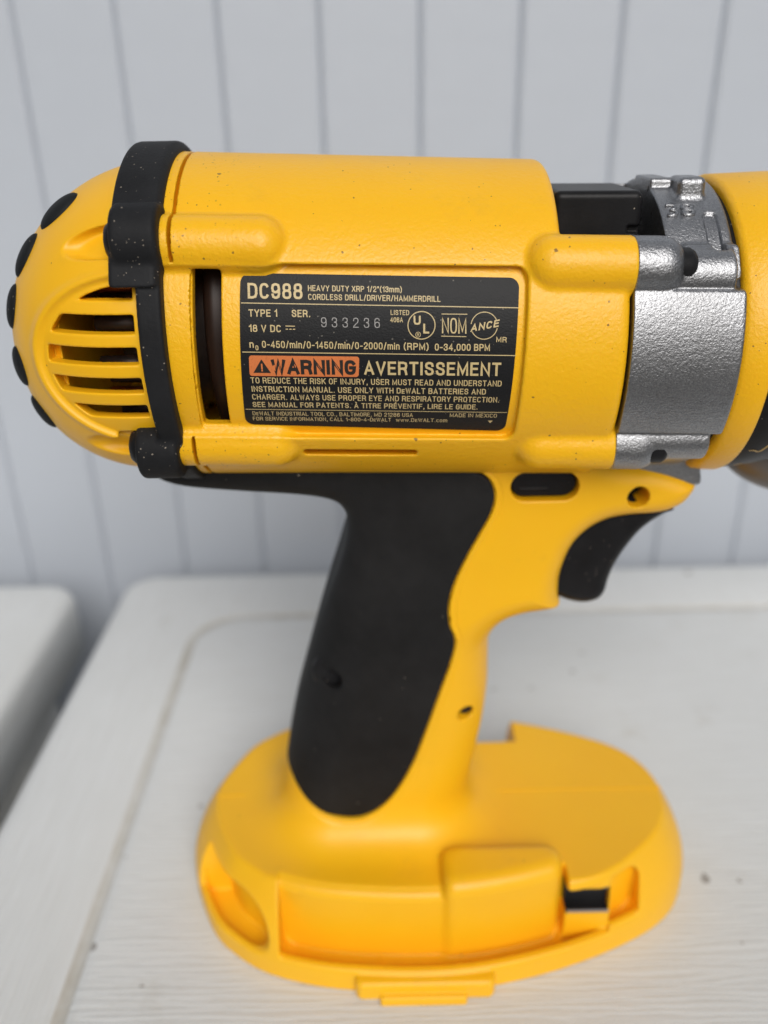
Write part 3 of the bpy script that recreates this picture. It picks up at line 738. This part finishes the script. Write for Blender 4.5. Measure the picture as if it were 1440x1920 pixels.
def _arc(cx, cy, rx, ry, a0, a1, n=14, p=.72):
    o = []
    for i in range(n + 1):
        a = rad(a0 + (a1 - a0) * i / n); c, s_ = math.cos(a), math.sin(a)
        o.append((cx + rx * math.copysign(abs(c)**p, c), cy + ry * math.copysign(abs(s_)**p, s_)))
    return o
_B = [(0, 0), (0, 1), (.58, 1), (.86, .95), (.95, .77), (.86, .59), (.58, .53)]
G = {'A': (.66, [[(0, 0), (.5, 1), (1, 0)], [(.17, .3), (.83, .3)]]),
 'B': (.60, [_B + [(.02, .53)], [(.58, .53), (.9, .47), (1, .27), (.9, .05), (.6, 0), (0, 0)]]),
 'C': (.58, [_arc(.5, .5, .5, .5, 38, 322, 20)]), 'D': (.60, [[(0, 0), (0, 1), (.5, 1), (.86, .93), (1, .72), (1, .28), (.86, .07), (.5, 0), (0, 0)]]),
 'E': (.52, [[(1, 1), (0, 1), (0, 0), (1, 0)], [(0, .53), (.88, .53)]]), 'F': (.50, [[(1, 1), (0, 1), (0, 0)], [(0, .52), (.88, .52)]]),
 'G': (.60, [_arc(.5, .5, .5, .5, 38, 330, 20) + [(1, .48), (.55, .48)]]), 'H': (.60, [[(0, 0), (0, 1)], [(1, 0), (1, 1)], [(0, .52), (1, .52)]]),
 'I': (.02, [[(.5, 0), (.5, 1)]]), 'J': (.45, [[(1, 1), (1, .22), (.85, .04), (.5, 0), (.15, .04), (0, .25)]]),
 'K': (.62, [[(0, 0), (0, 1)], [(1, 1), (.02, .40)], [(.33, .60), (1, 0)]]), 'L': (.48, [[(0, 1), (0, 0), (1, 0)]]),
 'M': (.76, [[(0, 0), (0, 1), (.5, .12), (1, 1), (1, 0)]]), 'N': (.62, [[(0, 0), (0, 1), (1, 0), (1, 1)]]),
 'O': (.60, [_arc(.5, .5, .5, .5, 0, 360, 28)]), 'P': (.58, [[(0, 0), (0, 1), (.6, 1), (.92, .93), (1, .73), (.92, .52), (.6, .45), (0, .45)]]),
 'Q': (.60, [_arc(.5, .5, .5, .5, 0, 360, 28), [(.6, .25), (1, -.05)]]),
 'R': (.60, [[(0, 0), (0, 1), (.6, 1), (.92, .94), (1, .75), (.92, .54), (.6, .48), (0, .48)], [(.55, .48), (.85, .38), (.93, .2), (1, 0)]]),
 'S': (.58, [[(.96, .76), (.88, .93), (.6, 1), (.35, 1), (.1, .93), (.02, .76), (.12, .6), (.5, .51), (.88, .42), (1, .24), (.9, .07), (.62, 0), (.35, 0), (.1, .07), (0, .26)]]),
 'T': (.58, [[(0, 1), (1, 1)], [(.5, 1), (.5, 0)]]), 'U': (.60, [[(0, 1), (0, .25), (.14, .05), (.5, 0), (.86, .05), (1, .25), (1, 1)]]),
 'V': (.64, [[(0, 1), (.5, 0), (1, 1)]]), 'W': (.82, [[(0, 1), (.25, 0), (.5, .95), (.75, 0), (1, 1)]]),
 'X': (.62, [[(0, 0), (1, 1)], [(0, 1), (1, 0)]]), 'Y': (.62, [[(0, 1), (.5, .45), (1, 1)], [(.5, .45), (.5, 0)]]), 'Z': (.56, [[(0, 1), (1, 1), (0, 0), (1, 0)]]),
 '0': (.54, [_arc(.5, .5, .5, .5, 0, 360, 28)]), '1': (.26, [[(0, .78), (.55, .86), (1, 1), (1, 0)]]),
 '2': (.54, [[(.03, .72), (.1, .93), (.4, 1), (.65, 1), (.93, .92), (1, .74), (.9, .55), (.1, .14), (0, 0), (1, 0)]]),
 '3': (.54, [[(.03, .76), (.12, .94), (.4, 1), (.62, 1), (.9, .93), (.97, .76), (.86, .58), (.5, .53)], [(.5, .53), (.9, .46), (1, .26), (.9, .07), (.6, 0), (.38, 0), (.1, .06), (0, .25)]]),
 '4': (.58, [[(.75, 0), (.75, 1), (0, .26), (1, .26)]]), '5': (.54, [[(.92, 1), (.12, 1), (.06, .52), (.3, .62), (.65, .62), (.92, .52), (1, .3), (.9, .07), (.6, 0), (.35, 0), (.08, .07), (0, .24)]]),
 '6': (.54, [[(.95, .78), (.86, .94), (.6, 1), (.4, 1), (.1, .92), (0, .7), (0, .28), (.1, .06), (.4, 0), (.6, 0), (.9, .07), (1, .28), (.9, .52), (.6, .59), (.3, .57), (.04, .42)]]),
 '8': (.54, [_arc(.5, .765, .44, .235, 0, 360, 22), _arc(.5, .265, .5, .265, 0, 360, 22)]),
 '.': (.10, [[(.5, 0), (.5, .03)]]), ',': (.12, [[(.8, .05), (.3, -.18)]]), '/': (.34, [[(0, -.05), (1, 1.05)]]), '"': (.22, [[(.1, 1), (.1, .76)], [(.9, 1), (.9, .76)]]),
 '(': (.20, [[(1, 1.08), (.25, .8), (0, .48), (.25, .1), (1, -.15)]]), ')': (.20, [[(0, 1.08), (.75, .8), (1, .48), (.75, .1), (0, -.15)]]),
 '-': (.34, [[(0, .42), (1, .42)]]), '!': (.1, [[(.5, 1), (.5, .33)], [(.5, .0), (.5, .07)]]),
 'm': (.82, [[(0, 0), (0, .72)], [(0, .6), (.15, .72), (.35, .72), (.5, .6), (.5, 0)], [(.5, .6), (.65, .72), (.85, .72), (1, .6), (1, 0)]]),
 'n': (.46, [[(0, 0), (0, .72)], [(0, .58), (.3, .72), (.7, .72), (1, .56), (1, 0)]]), 'i': (.02, [[(.5, 0), (.5, .7)], [(.5, .93), (.5, 1.0)]]),
 'w': (.72, [[(0, .72), (.25, 0), (.5, .68), (.75, 0), (1, .72)]]), 'c': (.44, [_arc(.5, .36, .5, .36, 42, 318, 16)]), 'o': (.48, [_arc(.5, .36, .5, .36, 0, 360, 20)]),
 'e': (.40, [[(1, .74), (0, .74), (0, 0), (1, 0)], [(0, .39), (.88, .39)]])}
G['9'] = (.54, [[(1 - a, 1 - b) for a, b in G['6'][1][0]]])
G['À'] = (G['A'][0], G['A'][1] + [[(.3, 1.32), (.62, 1.16)]]); G['É'] = (G['E'][0], G['E'][1] + [[(.7, 1.34), (.4, 1.18)]])
def letter(text, x0, a0, x1, a1, cap, mat=None, bold=.15, dr=.07, parent=None, gap=.20, slant=0.0, name='lettering'):
    """condensed block capitals drawn as mitred strokes and laid on the label; bold = stroke / cap height"""
    st = bold * cap; wds = [(.24 if ch == ' ' else G[ch][0] + bold * 1.0) for ch in text]
    tot = sum(wds) + gap * (len(text) - 1); sx = (x1 - x0) / (tot * cap); pen = 0; V = []; Q = []; k = 0
    for ch, wd_ in zip(text, wds):
        if ch != ' ':
            for stroke in G[ch][1]:
                P = [np.array([(pen + bold * .5) * cap * sx + px_ * (G[ch][0] * cap * sx) , st / 2 + py_ * (cap - st)]) for px_, py_ in stroke]
                if G[ch][0] < .05: P = [np.array([(pen + bold * .5) * cap * sx, q[1]]) for q in P]
                closed = np.linalg.norm(P[0] - P[-1]) < 1e-6; h = st / 2 * (1.0 if sx > .8 else .92); base = len(V); m_ = len(P)
                if closed: P = P[:-1]; m_ -= 1
                for i in range(m_):
                    a = P[i] - P[i - 1] if (i > 0 or closed) else P[i + 1] - P[i]
                    b = P[(i + 1) % m_] - P[i] if (i < m_ - 1 or closed) else a
                    a = a / max(np.linalg.norm(a), 1e-9); b = b / max(np.linalg.norm(b), 1e-9)
                    n1, n2 = np.array([-a[1], a[0]]), np.array([-b[1], b[0]]); mm = n1 + n2; L_ = np.linalg.norm(mm)
                    mm = n1 if L_ < 1e-3 else mm / L_; sc_ = 1 / max(mm @ n1, .42)
                    q = P[i].copy()
                    if not closed and i == 0: q = q - b * h * .95
                    if not closed and i == m_ - 1: q = q + a * h * .95
                    for s_ in (1, -1):
                        r_ = q + mm * h * sc_ * s_
                        r_[1] = min(max(r_[1], -cap * .25), cap * 1.4); fx = x0 + r_[0] + slant * r_[1]; t_ = (fx - x0) / (x1 - x0)
                        V.append(lab_pt(fx, a0 + (a1 - a0) * t_ + r_[1], dr + .004 * (k % 3)))
                for i in range(m_ if closed else m_ - 1):
                    j_ = (i + 1) % m_; Q.append((base + 2 * i, base + 2 * i + 1, base + 2 * j_ + 1, base + 2 * j_))
                k += 1
        pen += wd_ + gap
    return link(name, raw_mesh(name, V, Q, smooth=False), mat or M['gold'], parent or plate)
T = [('DC988', -25.0, 11.72, -14.7, 11.38, 3.02, .165), ('HEAVY DUTY XRP 1/2"(13mm)', -13.6, 12.92, 4.2, 12.26, 1.12, .155),
     ('CORDLESS DRILL/DRIVER/HAMMERDRILL', -13.6, 11.27, 11.5, 10.34, 1.12, .155),
     ('TYPE 1', -25.0, 8.35, -19.6, 8.2, 1.38, .16), ('SER.', -16.8, 8.12, -13.3, 8.0, 1.36, .16),
     ('18 V DC', -25.1, 5.5, -19.0, 5.3, 1.36, .16), ('n', -25.2, 2.45, -24.4, 2.42, 1.40, .16), ('0', -24.1, 1.95, -23.55, 1.92, .95, .17),
     ('0-450/min/0-1450/min/0-2000/min', -22.8, 2.40, 3.6, 1.50, 1.36, .155), ('(RPM)', 4.4, 1.46, 9.2, 1.30, 1.36, .155),
     ('0-34,000 BPM', 10.4, 1.22, 21.0, .92, 1.34, .155),
     ('LISTED', 2.0, 8.12, 5.5, 8.0, .94, .15), ('406A', 1.9, 6.76, 4.3, 6.68, .94, .15),
     ('U', 6.35, 6.2, 7.7, 6.16, 1.70, .20), ('L', 8.2, 4.52, 9.3, 4.48, 1.85, .20), ('R', 6.98, 4.05, 7.38, 4.03, .55, .16),
     ('NOM', 11.8, 4.45, 16.4, 4.3, 2.95, .10), ('ANCE', 17.2, 4.62, 22.6, 5.5, 1.36, .20), ('MR', 22.2, 2.6, 24.2, 2.5, 1.02, .16),
     ('AVERTISSEMENT', -3.3, -3.38, 23.3, -4.18, 2.75, .165),
     ('TO REDUCE THE RISK OF INJURY, USER MUST READ AND UNDERSTAND', -25.6, -4.75, 23.6, -6.42, 1.27, .15),
     ('INSTRUCTION MANUAL. USE ONLY WITH DeWALT BATTERIES AND', -25.6, -6.62, 20.6, -8.18, 1.28, .15),
     ('CHARGER. ALWAYS USE PROPER EYE AND RESPIRATORY PROTECTION.', -25.7, -8.42, 23.4, -10.1, 1.28, .15),
     ('SEE MANUAL FOR PATENTS. À TITRE PRÉVENTIF, LIRE LE GUIDE.', -25.8, -10.2, 19.2, -11.74, 1.24, .15),
     ('DeWALT INDUSTRIAL TOOL CO., BALTIMORE, MD 21286 USA', -26.1, -12.32, 6.2, -13.42, 1.0, .12),
     ('MADE IN MEXICO', 13.7, -13.6, 23.2, -13.95, 1.0, .12),
     ('FOR SERVICE INFORMATION, CALL 1-800-4-DeWALT', -26.2, -13.72, 1.8, -14.62, .98, .12),
     ('www.DeWALT.com', 2.8, -14.68, 13.2, -15.02, .98, .12)]
for t_ in T: letter(t_[0], *t_[1:6], bold=t_[6], slant=.16 if t_[0] == 'ANCE' else 0)
letter('WARNING', -21.3, -2.92, -4.95, -3.38, 3.0, M['blackink'], .225, .075, orange, gap=.13)
letter('933236', -11.3, 6.1, -.1, 5.72, 1.85, M['emboss'], .085, .075, gap=.62)
def disc_ring(cx, ca, ro, ri, name='printed_ring', mat=None, a_from=0, a_to=360, parent=None):
    V = []; Q = []; n_ = 56
    for i in range(n_ + 1):
        t = rad(a_from + (a_to - a_from) * i / n_)
        V.append(lab_pt(cx + ri * math.cos(t), ca + ri * math.sin(t), .07)); V.append(lab_pt(cx + ro * math.cos(t), ca + ro * math.sin(t), .07))
    for i in range(n_): Q.append((2 * i, 2 * i + 2, 2 * i + 3, 2 * i + 1))
    return link(name, raw_mesh(name, V, Q), mat or M['gold'], parent or plate)
disc_ring(7.85, 6.05, 2.68, 2.50); disc_ring(7.18, 4.32, .52, .42)
disc_ring(19.85, 5.75, 2.62, 2.46, a_from=22, a_to=172); disc_ring(19.85, 5.75, 2.62, 2.46, a_from=205, a_to=348)
# warning triangle
tri = [(-24.9, -2.55), (-21.5, -2.67), (-23.15, .15)]
link('warning_triangle', raw_mesh('warning_triangle', [lab_pt(x, a, .07) for x, a in tri], [(0, 1, 2)], smooth=False), M['blackink'], orange)
letter('!', -23.33, -2.3, -23.0, -2.31, 1.6, M['orange'], .2, .11, orange)
# small down arrow after MEXICO
link('printed_arrow', raw_mesh('printed_arrow', [lab_pt(x, a, .07) for x, a in ((21.5, -14.75), (22.5, -14.78), (22.0, -15.45))], [(2, 1, 0)], smooth=False), M['gold'], plate)

# cast numerals on the gearbox
me, co = glyph_mesh('38', .012)
mn, mx = co[:, 0].min(), co[:, 0].max(); u = (co[:, 0] - mn) / (mx - mn); v = co[:, 1] / CAPH
import bmesh
bm = bmesh.new(); bm.from_mesh(me); r_ = bmesh.ops.extrude_face_region(bm, geom=bm.faces[:])
top = [g for g in r_['geom'] if isinstance(g, bmesh.types.BMVert)]
for q in top: q.co.z = 1.0
for q in bm.verts:
    uu = (q.co.x - mn) / (mx - mn); vv = q.co.y / CAPH; R = 31.5 + (.6 if q.co.z > .5 else -.2)
    X_ = 57.0 + uu * 5.6; th = rad(54.0 + vv * 6.5); q.co = Vector((X_, -R * math.cos(th), GZ + R * math.sin(th))) * MM
bmesh.ops.recalc_face_normals(bm, faces=bm.faces[:]); bm.to_mesh(me); bm.free(); me.materials.clear()
link('cast_numeral', me, M['cast'], drill)

# ------------------------------------------------------------------ tables
def slab(x, y, z, x0, x1, y0, y1, z0, z1, rc, re):
    """plan corner radius rc, edge rounding re"""
    o = rbox2(x, y, x0, x1, y0, y1, rc); q1, q2 = o + re, np.abs(z - (z0 + z1) / 2) - (z1 - z0) / 2 + re
    return np.sqrt(np.maximum(q1, 0)**2 + np.maximum(q2, 0)**2) + np.minimum(np.maximum(q1, q2), 0) - re
def rr_outline(x0, x1, y0, y1, r, seg=10):
    P = []
    for cx, cy, a0 in ((x1 - r, y1 - r, 0), (x0 + r, y1 - r, 90), (x0 + r, y0 + r, 180), (x1 - r, y0 + r, 270)):
        for i in range(seg + 1): a = rad(a0 + 90 * i / seg); P.append((cx + r * math.cos(a), cy + r * math.sin(a)))
    return np.array(P)
def loft(name, loops, mat, parent, cap=True, loc=None, yaw=0):
    """loops: list of (outline Nx2, z) joined in order, last capped"""
    n_ = len(loops[0][0]); V = []; F = []
    for P, z in loops: V += [(p[0] * MM, p[1] * MM, z * MM) for p in P]
    for j in range(len(loops) - 1):
        for i in range(n_):
            k = (i + 1) % n_; F.append((j * n_ + i, j * n_ + k, (j + 1) * n_ + k, (j + 1) * n_ + i))
    if cap: F.append(tuple((len(loops) - 1) * n_ + i for i in range(n_)))
    me = bpy.data.meshes.new(name); me.from_pydata(V, [], F); me.validate()
    me.polygons.foreach_set('use_smooth', [True] * len(me.polygons))
    if cap: me.polygons[len(me.polygons) - 1].use_smooth = False
    me.update(); return link(name, me, mat, parent)
def make_table(x0, x1, y0, y1, inset, label, yaw):
    t_ = empty('plastic_table', ((x0 + x1) / 2 * MM, (y0 + y1) / 2 * MM, -.72), label, 'table')
    W, D_ = (x1 - x0) / 2, (y1 - y0) / 2; Z = 720.0
    def O(i, r): return rr_outline(-W + i, W - i, -D_ + i, D_ - i, r)
    rim = [(O(3, 14), Z - 34), (O(0, 16), Z - 32), (O(0, 16), Z - 7), (O(.7, 15.5), Z - 4), (O(2.2, 14), Z - 1.8), (O(4.5, 12), Z - .5), (O(8, 10), Z)]
    rim += [(O(inset - 1.6, 24), Z), (O(inset - .8, 24), Z - .25)]
    loft('table_rim', rim, M['table_y'], t_, cap=False)
    gv = [(O(inset - .8, 24), Z - .25), (O(inset + .4, 23), Z - 1.1), (O(inset + 2.0, 22), Z - 1.1), (O(inset + 3.0, 21), Z - .5)]
    loft('rim_groove', gv, M['grime'], t_, cap=False)
    pn = [(O(inset + 3.0, 21), Z - .5), (O(inset + 4.2, 20), Z - .06), (O(inset + 6, 19), Z)]
    loft('table_panel', pn, M['table_x'], t_)
    for sx in (-1, 1):
        for sy in (-1, 1):
            cx, cy = sx * (W - 40), sy * (D_ - 40)
            L = [(rr_outline(cx - w_, cx + w_, cy - w_, cy + w_, 6), z) for w_, z in ((16, 2), (18, 4), (24, Z - 34))]
            loft('leg', L, M['table_y'], t_)
    t_.rotation_euler = (0, 0, 0)
    return t_
make_table(-130.5, 620, -150, 188, 43, 'white plastic wood-grain table carrying the yellow drill', 0)
make_table(-820, -152.5, -157, 181, 43, 'white plastic table beyond the narrow dark gap, nothing standing on it', 0)

# ------------------------------------------------------------------ wall of grooved boards
wall = bpy.data.objects.new('wall', None); COL.objects.link(wall); wall.location = (0, .225, 0); wall['kind'] = 'structure'
PW, H0, H1 = 43.5, -718, 1500
def plank_mesh():
    hw = PW / 2; prof = [(-hw + .12, 5.0), (-hw + .12, 1.5), (-hw + .6, 1.1), (-hw + 1.5, .38), (-hw + 2.3, 0)]
    prof = prof + [(-a, b) for a, b in prof[::-1]]
    V = []; F = []; n_ = len(prof)
    for z in (H0, H1):
        for a, b in prof: V.append((a * MM, b * MM, z * MM))
    for i in range(n_ - 1): F.append((i, i + 1, n_ + i + 1, n_ + i))
    F.append(tuple(range(n_))[::-1]); F.append(tuple(n_ + i for i in range(n_)))
    me = bpy.data.meshes.new('plank'); me.from_pydata(V, [], F); me.update(); me.materials.append(M['wall']); return me
pm = plank_mesh()
for k in range(-18, 22):
    o = link('plank', pm, None, wall, ((-154.9 + 43.55 * (k + .5)) * MM, random.uniform(-.15, .15) * MM, 0))
bk = link('wall_backing', boxmesh('wall_backing', -960, 800, 5.0, 60, H0, H1, 0), M['wall'], wall)

# ground
me = bpy.data.meshes.new('ground'); g = 60.0
me.from_pydata([(-g, -g, -.72), (g, -g, -.72), (g, g, -.72), (-g, g, -.72)], [], [(0, 1, 2, 3)]); me.update()
gr = link('ground', me, M['paving']); gr['kind'] = 'structure'
